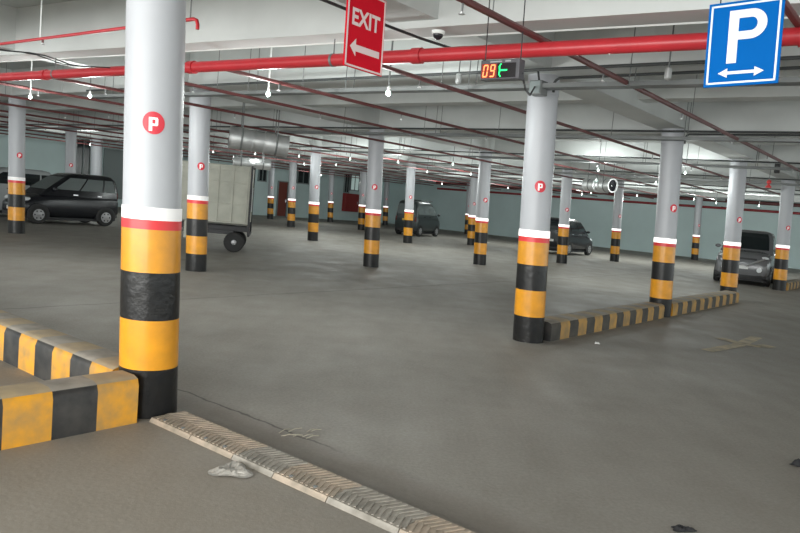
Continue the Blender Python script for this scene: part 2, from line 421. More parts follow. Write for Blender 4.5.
# ------------------------------------------------------------------ kerbs
def kerb(label, along, start, length, half, h, step, first, far=False, top_r=.045, group=None):
    """striped kerb: along = 'u','-u','v'; half = (near, far) offsets across"""
    A = {'u': UX, '-u': -UX, 'v': VX}[along]; X = VX if 'u' in along else UX
    t = thing('striped_kerb', label, 'kerb', start, group)
    body = MB()
    prof = [(half[0], 0, 0), (half[0], h - top_r * 1.3, 0), (half[0] + top_r * .35, h - top_r * .35, 1), (half[0] + top_r * 1.3, h, 1), (half[1] - top_r * 1.3, h, 1), (half[1] - top_r * .35, h - top_r * .35, 0), (half[1], h - top_r * 1.3, 0), (half[1], 0, 0)]
    n = max(1, round(length / step)); st = length / n
    for i in range(n):
        yel = (i + first) % 2 == 0
        a0, a1 = start + A * (i * st), start + A * ((i + 1) * st)
        for k in range(len(prof) - 1):
            p, q = prof[k], prof[k + 1]
            topf = p[2]
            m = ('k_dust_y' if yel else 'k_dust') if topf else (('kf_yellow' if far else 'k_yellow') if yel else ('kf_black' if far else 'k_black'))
            body.add([a0 + X * p[0] + ZX * p[1], a1 + X * p[0] + ZX * p[1], a1 + X * q[0] + ZX * q[1], a0 + X * q[0] + ZX * q[1]], [(0, 1, 2, 3)], M[m])
    for s_, yel in ((start, first % 2 == 0), (start + A * length, (n - 1 + first) % 2 == 0)):
        body.add([s_ + X * p[0] + ZX * p[1] for p in prof], [tuple(range(len(prof)))], M['k_yellow' if yel else 'k_black'])
    body.build('striped_block', t, smooth=True, sharp=50)
    return t
kerb('yellow and black kerb running out of frame left, nearest of the two beside the largest column', '-u', W(-.15, -.0), 3.2, (-.11, .15), .295, .262, 0)
kerb('yellow and black kerb behind the nearest left kerb, leading away left from the largest column', 'v', W(.0, .21), 6.3, (-.16, .14), .285, .262, 0)
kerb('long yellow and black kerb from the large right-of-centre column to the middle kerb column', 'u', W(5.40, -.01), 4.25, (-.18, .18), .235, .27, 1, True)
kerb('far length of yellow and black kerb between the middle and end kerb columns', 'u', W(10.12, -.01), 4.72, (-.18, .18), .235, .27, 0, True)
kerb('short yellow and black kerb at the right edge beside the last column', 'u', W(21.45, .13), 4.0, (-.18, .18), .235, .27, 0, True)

# ------------------------------------------------------------------ tread plates across the lane
v = -.13; k = 0
lens = [.42, .40, .34, .40, .46, .44, .44, .44]
labs = ['tan ribbed floor plate touching the foot of the largest column', 'tan ribbed floor plate, second from the largest column, beside the crumpled film',
        'grey ribbed floor plate level with the crumpled film, between two tan plates', 'tan ribbed floor plate just past the crumpled film toward the viewer', 'grey ribbed floor plate below the tan one past the crumpled film',
        'ribbed floor plate at the bottom edge, nearest complete one', 'ribbed floor plate cut by the bottom edge of the picture', 'ribbed floor plate just below the bottom edge']
for i, L_ in enumerate(lens[:7]):
    tan = i in (0, 1, 3, 5)
    c = W(.06, v - L_ / 2, 0)
    t = thing('tread_plate', labs[i], 'floor plate', c, 'ribbed plates in a strip across the lane')
    m = M['tread_tan' if tan else 'tread_grey']
    b = MB(); w = .138
    prof = [(-w, 0), (-w + .016, .026), (w - .016, .026), (w, 0)]
    a0, a1 = W(.06, v - .003), W(.06, v - L_ + .003)
    b.loft([[a0 + UX * p + ZX * z for p, z in prof], [a1 + UX * p + ZX * z for p, z in prof]], m)
    b.build('plate', t)
    b = MB(); n = int(L_ / .036)
    for j in range(n):
        vv = v - (j + .5) * L_ / n
        for s0, s1 in ((-.11, .0), (.11, .0)):
            p0 = W(.06 + s0, vv - .035, .027); p1 = W(.06 + s1, vv + .012, .027)
            d = (p1 - p0).normalized(); b.box((p0 + p1) / 2, (p1 - p0).length, .013, .007, m, (d, d.cross(ZX), ZX))
    b.build('tread', t)
    if i in (0, 1, 3):
        for q in (.25, .7):
            b = MB(); b.lathe(W(-.03, v - L_ * q, .027), (0, 0, 1), [(0, .012), (.006, .012), (.008, .006)], M['grey_metal'], 8); b.build('bolt', t)
    v -= L_

# ------------------------------------------------------------------ floor marking and litter
b = MB()
def stroke(p, q, w):
    p, q = Vector(p), Vector(q); d = (q - p).normalized(); x = Vector((-d.y, d.x, 0)) * w / 2
    b.add([p - x, q - x, q + x, p + x], [(0, 1, 2, 3)], M['arrow_paint'])
Z1 = .004
def stk(pts, w):
    pts = [Vector((x, y, Z1)) for x, y in pts]
    for p, q in zip(pts, pts[1:]): stroke(p, q, w)
    
stk([(4.02, 9.02), (4.75, 9.72), (5.5, 10.7)], .17)
b.v = [Vector((x.x, x.y, Z1)) for x in b.v]
b2 = len(b.v)
stk([(4.72, 10.25), (4.88, 9.85), (5.08, 9.75), (5.30, 9.93)], .2)
for i in range(b2, len(b.v)): b.v[i].z = Z1 + .002
o = b.build('floor_marking', loc=(4.8, 9.75, Z1)); tag(o, 'worn faded yellow crossed marking painted on the floor at right', 'floor marking')

def crumple(c, rx, ry, h, m, n=14, seed=1):
    rnd = random.Random(seed); bb = MB(); vs = []; fs = []
    for i in range(n + 1):
        for j in range(n + 1):
            x, y = i / n * 2 - 1, j / n * 2 - 1
            e = 1 + .25 * math.sin(3 * math.atan2(y, x) + seed) ; d = math.hypot(x, y)
            f = max(abs(x), abs(y)) / max(d, 1e-6)
            z = h * max(0, 1 - d * .8) * (.35 + .9 * rnd.random()) + .004
            ring = math.exp(-((d - .62) / .2) ** 2) * h * .9
            vs.append(Vector(c) + Vector((x * f * rx * e, y * f * ry * e, min(z * .5 + ring * rnd.uniform(.5, 1), h))))
    for i in range(n):
        for j in range(n):
            k = i * (n + 1) + j; fs.append((k, k + 1, k + n + 2, k + n + 1))
    return bb.add(vs, fs, m)
o = crumple((-.80, 3.70, .002), .105, .10, .026, M['plastic_film'], seed=3).build('crumpled_film', loc=(-.80, 3.70, 0)); tag(o, 'crumpled pale plastic film lying beside the ribbed floor plates', 'litter')
o = crumple((2.84, 4.66, .002), .09, .05, .05, M['rag'], seed=5).build('black_rag', loc=(2.84, 4.66, 0)); tag(o, 'black scrap lying on the floor at the right edge', 'litter')
o = crumple((1.54, 3.47, .001), .06, .03, .02, M['rag'], seed=8).build('dark_scrap', loc=(1.54, 3.47, 0)); tag(o, 'tiny dark scrap on the floor at the bottom edge right of centre', 'litter')
o = crumple((2.54, 8.79, .001), .03, .03, .03, M['plate_white'], n=6, seed=9).build('paper_scrap', loc=(2.54, 8.79, 0)); tag(o, 'small white paper scrap on the floor in front of the long kerb', 'litter')
rnd = random.Random(4); b = MB()
for k in range(9):
    x, y = -.58 + rnd.uniform(-.1, .12), 4.38 + rnd.uniform(-.08, .1); a = rnd.uniform(.2, 1.2); l = rnd.uniform(.06, .13)
    b.tube([(x, y, .006), (x + math.cos(a) * l * .5, y + math.sin(a) * l * .5, .014), (x + math.cos(a) * l, y + math.sin(a) * l, .005)], .003, M['straw'], 5)
o = b.build('straw_wisp', loc=(-.58, 4.4, 0)); tag(o, 'thin wisp of dry straw on the floor right of the ribbed plates', 'litter'); o['kind'] = 'stuff'

# ------------------------------------------------------------------ flat sign helpers
def text_polys(txt, size, bold=0.):
    cu = bpy.data.curves.new('lettering', 'FONT'); cu.body = txt; cu.size = size; cu.offset = bold; cu.align_x = 'CENTER'; cu.align_y = 'CENTER'; cu.resolution_u = 6
    ob = bpy.data.objects.new('tmp_lettering', cu); C.objects.link(ob)
    dg = bpy.context.evaluated_depsgraph_get(); me = bpy.data.meshes.new_from_object(ob.evaluated_get(dg))
    vs = [v.co.copy() for v in me.vertices]; fs = [tuple(p.vertices) for p in me.polygons]
    bpy.data.objects.remove(ob); bpy.data.curves.remove(cu); bpy.data.meshes.remove(me)
    xs = [v.x for v in vs]; ys = [v.y for v in vs]
    cx, cy = (min(xs) + max(xs)) / 2, (min(ys) + max(ys)) / 2
    return [(v.x - cx, v.y - cy) for v in vs], fs, max(xs) - min(xs), max(ys) - min(ys)
class Board:    # a flat board: c = centre, X = right, Y = up, N = toward the viewer
    def __init__(s, c, X, Y, w, h):
        s.c, s.X, s.Y, s.w, s.h = Vector(c), X.normalized(), Y.normalized(), w, h; s.N = s.X.cross(s.Y).normalized()
    def P(s, x, y, e=0.): return s.c + s.X * x + s.Y * y + s.N * e
    def rect(s, mb, x0, x1, y0, y1, e0, e1, m):
        mb.hexa([s.P(x0, y0, e0), s.P(x1, y0, e0), s.P(x1, y1, e0), s.P(x0, y1, e0), s.P(x0, y0, e1), s.P(x1, y0, e1), s.P(x1, y1, e1), s.P(x0, y1, e1)], m)
    def poly(s, mb, pts, e, m): mb.add([s.P(x, y, e) for x, y in pts], [tuple(range(len(pts)))], m)
    def frame(s, mb, ins, t, e, m):
        w, h = s.w / 2 - ins, s.h / 2 - ins
        for x0, x1, y0, y1 in ((-w, w, h - t, h), (-w, w, -h, -h + t), (-w, -w + t, -h, h), (w - t, w, -h, h)): s.rect(mb, x0, x1, y0, y1, 0, e, m)
    def text(s, mb, txt, size, x, y, m, e=.006, bold=0., sx=1., fitw=None, fith=None):
        vs, fs, w, h = text_polys(txt, size, bold)
        kx = fitw / w if fitw else sx; ky = fith / h if fith else 1
        mb.add([s.P(x + a * kx, y + q * ky, e) for a, q in vs], fs, m)

# EXIT sign
V0 = -.3
p_bl, p_br = W(1.249, V0, 2.487), W(1.677, V0, 2.487)
hh = .575; upv = Vector((-.02, .0, 1)).normalized()
bd = Board((p_bl + p_br) / 2 + upv * hh / 2, UX, upv, .432, hh)
t = thing('exit_sign', 'red hanging EXIT sign with white lettering and left pointing arrow', 'sign', bd.P(0, bd.h / 2, 0))
b = MB(); bd.rect(b, -bd.w / 2, bd.w / 2, -bd.h / 2, bd.h / 2, -.014, 0, M['sign_red']); b.build('panel', t)
b = MB(); bd.frame(b, .006, .013, .003, M['sign_pink']); b.build('border', t)
b = MB(); bd.text(b, 'EXIT', .2, -.005, .082, M['sign_pink'], .004, .006, fitw=.315, fith=.125); b.build('lettering', t)
b = MB(); bd.poly(b, [(x_, y_ - .047) for x_, y_ in ((-.17, -.09), (-.105, -.025), (-.105, -.068), (.165, -.068), (.165, -.118), (-.105, -.118), (-.105, -.155))], .004, M['sign_pink']); b.build('arrow', t)
for x in (-.17, .17):
    b = MB(); b.tube([bd.P(x, bd.h / 2 - .01, -.016), bd.P(x, bd.h / 2 + .62, -.016)], .004, M['cable'], 6); b.build('hanging_wire', t)

# P sign, hung a little crooked
U0 = 2.0
cp = (W(U0, -2.64, 2.39) + W(U0, -3.05, 2.41) + W(U0, -2.63, 2.885) + W(U0, -3.02, 2.88)) / 4
tilt = math.radians(2.2); X0 = -VX; Y0 = Vector((-.0427, .0097, 1)).normalized()
Xr = (X0 * math.cos(tilt) + ZX * math.sin(tilt)); Yr = (Y0 * math.cos(tilt) - X0 * math.sin(tilt))
Yr = (Yr - Xr * Yr.dot(Xr)).normalized()
bd = Board(cp + ZX * .005, Xr, Yr, .415, .50)
t = thing('parking_sign', 'blue hanging parking sign with white letter P and double ended arrow', 'sign', bd.P(0, bd.h / 2, 0))
b = MB(); bd.rect(b, -bd.w / 2, bd.w / 2, -bd.h / 2, bd.h / 2, -.014, 0, M['sign_blue']); b.build('panel', t)
b = MB(); bd.frame(b, .015, .011, .003, M['sign_white']); b.build('border', t)
b = MB()   # letter P
xs, w_ = -.085, .055
bd.rect(b, xs, xs + w_, -.115, .195, .001, .004, M['sign_white'])
outer = []; inner = []
yc, ro, ri = .108, .087, .035
for k in range(17):
    a = PI / 2 - PI * k / 16; outer.append((.038 + math.cos(a) * ro * 1.0, yc + math.sin(a) * ro)); inner.append((.038 + math.cos(a) * ri, yc + math.sin(a) * (ri + .004)))
outer = [(xs + w_, yc + ro)] + outer + [(xs + w_, yc - ro)]; inner = [(xs + w_, yc + ri + .004)] + inner + [(xs + w_, yc - ri - .004)]
for k in range(len(outer) - 1): bd.poly(b, [outer[k], outer[k + 1], inner[k + 1], inner[k]], .004, M['sign_white'])
b.build('lettering', t)
b = MB(); y = -.172
bd.poly(b, [(-.128, y), (-.075, y + .028), (-.075, y + .009), (.075, y + .009), (.075, y + .028), (.128, y), (.075, y - .028), (.075, y - .009), (-.075, y - .009), (-.075, y - .028)], .004, M['sign_white']); b.build('arrow', t)
for x in (-.15, .15):
    b = MB(); b.tube([bd.P(x, bd.h / 2 - .01, -.018), bd.P(x, bd.h / 2 + .84, -.018)], .004, M['cable'], 6); b.build('hanging_wire', t)

# LED display
ua = 2.4
pl, pr = W(ua, -.74, 2.588), W(ua, -1.10, 2.578)
bd = Board((pl + pr) / 2 + ZX * .077, -VX, Vector((-.03, 0, 1)), .36, .158)
t = thing('vacancy_display', 'small hanging electronic display showing red 09 and a green left arrow', 'display', bd.P(0, .08, -.05))
b = MB(); bd.rect(b, -.18, .18, -.079, .079, -.09, 0, M['led_case']); b.build('case', t, bevel=.006)
b = MB(); bd.rect(b, -.168, .150, -.066, .048, -.001, .003, M['led_face']); b.build('face', t)
b = MB(); bd.rect(b, -.168, -.022, -.066, .048, .003, .004, M['led_red_bg']); b.build('lit_field', t)
b = MB()
def seg(x, y, s, L_=.036, w=.010, hgt=.09):
    h2 = hgt / 2; sk = lambda xx, yy: (x + xx + yy * .12, y + yy)
    q = {'a': (-L_ / 2, L_ / 2, h2 - w / 2, h2 + w / 2), 'g': (-L_ / 2, L_ / 2, -w / 2, w / 2), 'd': (-L_ / 2, L_ / 2, -h2 - w / 2, -h2 + w / 2),
         'f': (-L_ / 2 - w / 2, -L_ / 2 + w / 2, 0.004, h2 - .004), 'b': (L_ / 2 - w / 2, L_ / 2 + w / 2, 0.004, h2 - .004), 'e': (-L_ / 2 - w / 2, -L_ / 2 + w / 2, -h2 + .004, -.004), 'c': (L_ / 2 - w / 2, L_ / 2 + w / 2, -h2 + .004, -.004)}
    for ch in s:
        x0, x1, y0, y1 = q[ch]; bd.poly(b, [sk(x0, y0), sk(x1, y0), sk(x1, y1), sk(x0, y1)], .006, M['led_red'])
seg(-.128, -.009, 'abcdef'); seg(-.062, -.009, 'abcdfg')
b.build('red_digits', t)
b = MB(); yy = -.008
bd.poly(b, [(.0, yy - .006), (.075, yy - .006), (.075, yy + .006), (.0, yy + .006)], .006, M['led_green'])
for s_ in (1, -1):
    bd.poly(b, [(.0, yy), (.012, yy), (.008, yy + s_ * .03), (.022, yy + s_ * .052), (.010, yy + s_ * .052), (-.004, yy + s_ * .03)], .006, M['led_green'])
b.build('green_arrow', t)
b = MB(); bd.rect(b, -.09, .02, .058, .068, 0, .002, M['glyph_grey']); bd.rect(b, .05, .10, .058, .070, 0, .002, M['glyph_grey']); b.build('maker_strip', t)
for x in (-.17, .16):
    b = MB(); b.tube([bd.P(x, .07, -.05), bd.P(x, .62, -.05)], .005, M['cable'], 6); b.build('hanging_wire', t)
b = MB(); jb = W(4.63, -.03, 2.96); q0 = bd.P(.18, -.03, -.05); b.tube([q0, q0 + (jb - q0) * .3 - ZX * .10, q0 + (jb - q0) * .65 - ZX * .12, jb], .010, M['cable'], 6); b.build('feed_cable', t)

# ------------------------------------------------------------------ pipes under the ceiling
# red fire main across the picture
ma, mb_ = W(2.14, 8.2, 2.9), W(2.97, -3.3, 2.9)
dm = (mb_ - ma).normalized(); ma2 = ma - dm * 6; mb2 = mb_ + dm * 8
t = thing('fire_main_pipe', 'thick bright red fire main pipe running across the whole picture under the ceiling', 'pipe', (ma + mb_) / 2)
b = MB(); b.tube([ma2, mb2], .062, M['red_pipe'], 20); b.build('pipe', t, smooth=True)
for k in range(8):
    p = ma2 + (mb2 - ma2) * ((k + .4) / 8)
    b = MB(); b.tube([p - dm * .05, p + dm * .05], .074, M['red_pipe'], 20); b.build('coupling', t, smooth=True)
for k in range(5):
    p = ma2 + (mb2 - ma2) * ((k + .55) / 5)
    b = MB(); b.tube([p + ZX * .06, p + ZX * .85], .007, M['grey_metal'], 6)
    b.lathe(p - dm * .015, dm, [(0, .067), (.03, .067)], M['grey_metal'], 16); b.build('hanger', t)
def main_u(vv):    # u of the main where a branch at v meets it
    f = (vv - 8.2) / (-3.3 - 8.2); return 2.14 + (2.97 - 2.14) * f
# sprinkler branches away from the main
branches = [(-2.94, -.5, 20), (-1.06, .6, 22), (.86, None, 24), (2.98, None, 26), (4.62, None, 30), (6.67, None, 31), (8.61, None, 34),
            (10.6, 4.0, 36), (12.5, 4.0, 36), (14.6, 6, 36), (16.6, 7, 36), (18.8, 9, 36), (21.5, 10, 36), (24., 12, 36), (26.6, 13, 36)]
blab = ['dull red sprinkler pipe passing beside the blue parking sign', 'dull red sprinkler pipe crossing over the red main just right of the electronic display', 'dull red sprinkler pipe leading away from behind the EXIT sign',
        'thin sprinkler pipe leading away right from the red main, left of the EXIT sign', 'thin sprinkler pipe leading away from just right of the largest column', 'thin dark sprinkler pipe meeting the red main just left of the largest column',
        'thin sprinkler pipe starting at the left edge below the red main']
for k, (vv, us, ue) in enumerate(branches):
    z0 = 2.9 + (.07 if k in (0, 1) else .0)
    us = main_u(vv) if us is None else us
    if k >= len(blab): us = 2.0
    P0 = W(us, vv, z0); n = 10
    pts = []
    for i in range(n + 1):
        u = us + (ue - us) * i / n; p = W(u, vv); pts.append(W(u, vv, z0 + .0045 * max(0, p.y - P0.y)))
    lab = blab[k] if k < len(blab) else 'thin dark red sprinkler pipe receding under the far left ceiling, number %d out from the truck' % (k - 6)
    if k >= len(blab):
        lab = ['thin dark red sprinkler pipe passing above the silver fan over the truck', 'thin dark red sprinkler pipe passing just left of the silver fan over the truck', 'thin dark red far pipe above the cab end of the cream truck',
               'thin dark red far pipe above the tail of the black hatchback', 'thin dark red far pipe above the middle of the black hatchback', 'thin dark red far pipe above the bonnet of the black hatchback',
               'thin dark red far pipe second from the left wall', 'thin dark red far pipe nearest the left wall'][k - 7]
    t = thing('sprinkler_pipe', lab, 'pipe', P0, 'sprinkler pipes under the ceiling')
    b = MB(); b.tube(pts, .028 if k in (0, 1) else .024, M['dark_red'], 8); b.build('pipe', t, smooth=True)
    u = us + 1.0; j = 0
    while u < min(ue, us + 20):
        p = W(u, vv, z0 + .0045 * max(0, W(u, vv).y - P0.y))
        b = MB(); b.tube([p, p - ZX * .09], .009, M['grey_metal'], 6); b.lathe(p - ZX * .085, (0, 0, -1), [(0, .014), (.012, .014), (.013, .024), (.016, .024)], M['steel'], 8); b.build('sprinkler_head', t)
        if j % 2 == 0:
            b = MB(); b.tube([p + UX * .4, p + UX * .4 + ZX * .85], .005, M['grey_metal'], 5); b.build('hanger', t)
        u += 2.5; j += 1
# thin red pipe high at the left with an elbow beside the largest column
t = thing('thin_red_pipe', 'thin red pipe high at top left with a downward elbow right of the largest column', 'pipe', W(1.0, 2.5, 2.9))
b = MB(); e0, e1 = W(.88, 5.6, 2.9), W(1.03, 1.27, 2.9); dd = (e1 - e0).normalized()
b.tube([e0, e1, e1 + dd * .04 - ZX * .015, e1 + dd * .055 - ZX * .05, e1 + dd * .055 - ZX * .09], .0155, M['red_pipe'], 10); b.build('pipe', t, smooth=True)
p = e0 + (e1 - e0) * .42
b = MB(); b.tube([p, p - ZX * .05], .012, M['dark_red'], 8); b.lathe(p - ZX * .045, (0, 0, -1), [(0, .015), (.01, .015), (.014, .022), (.017, .022)], M['steel'], 8); b.build('sprinkler_head', t)
b = MB(); b.tube([p - dd * .06, p - dd * .06 + ZX * .9], .006, M['white_pl'], 6); b.build('hanger', t)
b = MB(); b.tube([e1 - dd * .05, e1 - dd * .05 + ZX * .9], .006, M['grey_metal'], 6); b.build('hanger', t)

# cable trays and conduits along the main beams
tlab = {1: 'by the head of the large right-of-centre column', 2: 'by the head of the middle kerb column', 3: 'by the head of the end kerb column', 4: 'by the head of the far right column', 5: 'far back, nearest the back wall'}
for i in range(1, 6):
    u0 = i * BA - (.50 if i == 1 else .80); sl = .28 if i == 1 else .02
    t = thing('cable_tray', 'long grey cable tray ' + tlab[i], 'cable tray', ceil_pt(u0, 0, 2.98), 'cable trays below the beams')
    b = MB(); va, vb = -4., (9.6 if i == 1 else 26.)
    pa, pb = ceil_pt(u0 + sl, va, 2.98), ceil_pt(u0 - sl, vb, 2.98); d = (pb - pa).normalized(); x = d.cross(ZX).normalized(); zz = x.cross(d)
    for off, w_, h_ in ((0, .16, .012), (-.08, .012, .05), (.08, .012, .05)):
        b.box((pa + pb) / 2 + x * off + zz * (h_ / 2), (pb - pa).length, w_, h_, M['grey_metal'], (d, x, zz))
    b.build('tray', t)
    n = 7 if i == 1 else 12
    for j in range(n):
        p = pa + (pb - pa) * ((j + .5) / n)
        for s_ in (-.085, .085):
            b = MB(); b.tube([p + x * s_, p + x * s_ + ZX * (.78)], .006, M['grey_metal'], 5); b.build('hanger_rod', t)
    b = MB(); b.tube([pa + ZX * .03 + x * .02, pb + ZX * .03 + x * .03], .022, M['cable'], 6); b.tube([pa + ZX * .03 - x * .04, pb + ZX * .03 - x * .02], .016, M['cable'], 6); b.build('cables', t)
    b = MB(); q = i * BA - .62
    b.tube([ceil_pt(q + .03, va, 3.15), ceil_pt(q - .03, vb, 3.15)], .018, M['dark_metal'], 8)
    o = b.build('conduit', loc=ceil_pt(q, 0, 3.17), smooth=True); tag(o, 'thin dark conduit under the beam ' + tlab[i], 'conduit', 'conduits under the beams')
# elbowed conduits beside the two kerb column heads
for (x, y), lab in (((1.64, 8.60), 'dark conduit bent down beside the head of the large right-of-centre column'), ((4.62, 12.32), 'dark conduit bent down beside the head of the middle kerb column')):
    u, v_ = uv_of(Vector((x, y, 0)) + LEAN * 3)
    b = MB(); u -= .2; v_ -= .24
    b.tube([W(u, v_, 2.95), W(u, v_, 3.06), W(u, v_ - .02, 3.09), W(u, v_ - .06, 3.11), W(u, v_ - 4, 3.11)], .016, M['dark_metal'], 8)
    o = b.build('elbow_conduit', loc=W(u, v_, 3.1), smooth=True); tag(o, lab, 'conduit')
# junction box left of that head
p = W(4.72, -.03, 2.96)
t = thing('junction_box', 'small grey junction box left of the head of the large right-of-centre column', 'box', p)
b = MB(); b.box(p, .16, .16, .16, M['grey_metal'], (UX, VX, ZX)); b.build('case', t, bevel=.01)
b = MB(); b.box(p - UX * .085, .012, .13, .13, M['frame'], (UX, VX, ZX)); b.build('cover', t)
b = MB(); b.tube([p + ZX * .08, p + ZX * .3 + VX * .05], .012, M['cable'], 6); b.build('cable', t)

# pale conduit along the far lower edge of the near cross beam
b = MB(); b.tube([ceil_pt(3.79 + .195, -11.6, B1Z + .015), ceil_pt(1.56 + .195, 12.5, B1Z + .015)], .022, M['white_pl'], 8)
o = b.build('white_conduit', loc=ceil_pt(2.5, 4, B1Z), smooth=True); tag(o, 'pale straight conduit along the bottom edge of the big white beam above the red main', 'conduit')
# loose cables upper left, and the cable crossing behind the EXIT sign
for (vv, sag, ua, ub, z0, lab) in ((4.84, .04, .2, 2.3, 2.91, 'black cable sagging across the top left corner, upper of two'), (4.92, .03, .2, 2.2, 2.90, 'black cable sagging across the top left corner, lower of two')):
    b = MB(); pts = []
    for i in range(13):
        f = i / 12; pts.append(W(ua + (ub - ua) * f, vv + .06 * math.sin(f * 9), z0 - sag * math.sin(f * PI) + .02 * math.sin(f * 14)))
    b.tube(pts, .008, M['cable'], 6); o = b.build('loose_cable', loc=W(1.2, vv, z0), smooth=True); tag(o, lab, 'cable')
b = MB(); b.tube([W(.6, .10, 3.03), W(1.38, .10, 3.03), W(2.1, .105, 3.03), W(2.61, .085, 3.03), W(3.02, .03, 3.03), W(3.5, -.06, 3.02)], .013, M['cable'], 6)
o = b.build('loose_cable', loc=W(2, .1, 3.03), smooth=True); tag(o, 'black cable passing from behind the EXIT sign to the electronic display', 'cable')

# pipes along the back wall
for k, (zz, rr, mm, lab, uu) in enumerate(((3.0, .07, 'wall_red', 'red pipe along the top of the back wall, lower one', 40.7), (3.42, .10, 'dark_red', 'dark red pipe along the top of the back wall, upper one', 40.5))):
    t = thing('wall_pipe', lab, 'pipe', W(uu, 10, zz))
    b = MB(); b.tube([W(uu, -8, zz), W(uu, 27, zz)], rr, M[mm], 12); b.build('pipe', t, smooth=True)
    for j in range(6):
        b = MB(); b.box(W((uu + UMAX) / 2, -5 + j * 6, zz + rr), UMAX - uu, .06, .05, M['grey_metal'], (UX, VX, ZX)); b.build('bracket', t)

# ------------------------------------------------------------------ silver ceiling fans
def jet_fan(label, pa, pb, r):
    z = pa.z; d = (pb - pa).normalized(); Ln = (pb - pa).length
    t = thing('duct_fan', label, 'fan', (pa + pb) / 2, 'silver tube fans under the ceiling')
    b = MB()
    for f0, f1, rr in ((0, .40, 1.), (.40, .60, .93), (.60, 1., 1.)):
        b.lathe(pa + d * Ln * f0, d, [(0, r * rr * .97), (.02, r * rr), (Ln * (f1 - f0) - .02, r * rr), (Ln * (f1 - f0), r * rr * .97)], M['steel'], 28, cap=False)
    b.build('casing', t, smooth=True)
    for f in (0, .40, .60, 1.):
        b = MB(); b.lathe(pa + d * (Ln * f - .015), d, [(0, r * .9), (0, r * 1.06), (.03, r * 1.06), (.03, r * .9)], M['steel'], 28, cap=False); b.build('flange', t, smooth=True)
    for f, s_ in ((.03, 1), (.97, -1)):
        b = MB(); b.lathe(pa + d * Ln * f, d, [(0, r * .95), (.004, .02)], M['dome'], 24, cap=False)
        for k in range(5): b.lathe(pa + d * (Ln * f - s_ * .01 * 0), d, [(-.01, r * .18 * (k + .8)), (.01, r * .18 * (k + .8) + .008)], M['dark_metal'], 24, cap=False)
        b.build('grille', t)
    for f in (.2, .8):
        p = pa + d * Ln * f
        b = MB()
        for s_ in (-1, 1):
            x = d.cross(ZX).normalized() * (s_ * r)
            b.tube([p + x, p + x + ZX * (zc(SLAB, p) - z)], .012, M['grey_metal'], 6)
        b.lathe(p - d * .02, d, [(0, r * 1.03), (.04, r * 1.03)], M['grey_metal'], 24, cap=False); b.build('hanger', t)
jet_fan('large silver tube fan hanging above the cream truck, nearer one', Vector((-3.79, 15.0, 2.60)), Vector((-2.64, 15.35, 2.53)), .225)
jet_fan('smaller silver tube fan hanging just over the cream truck, farther one', Vector((-6.23, 25.4, 2.51)), Vector((-5.0, 25.8, 2.52)), .19)
pf = Vector((6.33, 22.16, 2.70)); jet_fan('silver tube fan seen end on with dark mouth, beneath the right ceiling', pf, pf + Vector((-.50, .87, 0)) * 1.1, .205)

# ------------------------------------------------------------------ hanging lamps
lamp_specs = [
 (-6.45, 12.09, 2.75, 'white rod lamp hanging above the leftmost striped column', 1.0), (-5.02, 11.14, 2.75, 'greenish lamp hanging just left of the largest column below the red main', 1.0),
 (-1.86, 9.13, 2.75, 'bright white rod lamp hanging left of the EXIT sign in front of the red main', 1.0), (-.31, 8.17, 2.75, 'greenish lamp hanging just right of the EXIT sign', 1.0),
 (4.81, 18.29, 2.85, 'small lamp hanging just right of the large right-of-centre column, upper one', 1), (7.38, 21.38, 2.85, 'small lamp hanging just left of the middle kerb column', 1),
 (8.41, 32.75, 2.85, 'tiny lamp near the back wall left of the end-on fan', 0), (10.12, 31.52, 2.85, 'tiny lamp near the back wall right of the end-on fan', 0), (6.44, 16.77, 2.85, 'small lamp hanging just right of the middle kerb column', 1),
 (11.81, 29.46, 2.85, 'tiny lamp above the small distant column near the back wall', 0), (1.28, 21.09, 2.85, 'small lamp left of the column beside the van, upper of two', 1), (2.24, 25.73, 2.85, 'small lamp touching the column right of the van, lower of two', 1),
 (1.86, 38.57, 2.85, 'tiny lamp above the right end of the van', 0), (5.03, 35.77, 2.85, 'tiny lamp left of the large right-of-centre column near the back wall', 0), (-4.36, 29.75, 2.85, 'tiny lamp above the red brown door', 0),
 (-2.87, 28.12, 2.85, 'small lamp just left of the central column', 0), (-1.93, 23.26, 2.85, 'small lamp left of the central column, higher one', 1), (-.36, 22.54, 2.85, 'small lamp just right of the central column', 1),
 (.7, 27.15, 2.85, 'small lamp right of the column in front of the van', 0), (-5.09, 41.8, 2.85, 'tiny lamp above the small column left of the fire cabinet', 0), (-7.33, 26.69, 2.85, 'small lamp left of the nearer silver fan', 0),
 (-5.49, 25.44, 2.85, 'small lamp between the two silver fans', 0), (-3.75, 24.3, 2.85, 'small lamp right of the two silver fans', 1), (13.55, 31.36, 2.85, 'tiny lamp left of the end kerb column', 0), (15.01, 30.49, 2.85, 'tiny lamp right of the end kerb column', 0),
 (-13.45, 30.09, 2.85, 'tiny lamp behind the black hatchback by the grey columns', 0), (5.91, 22.58, 2.85, 'small lamp right of the column in front of the charcoal hatchback', 1), (8.52, 34.88, 2.85, 'faint lamp farthest away beside the back wall pipes', 0),
]
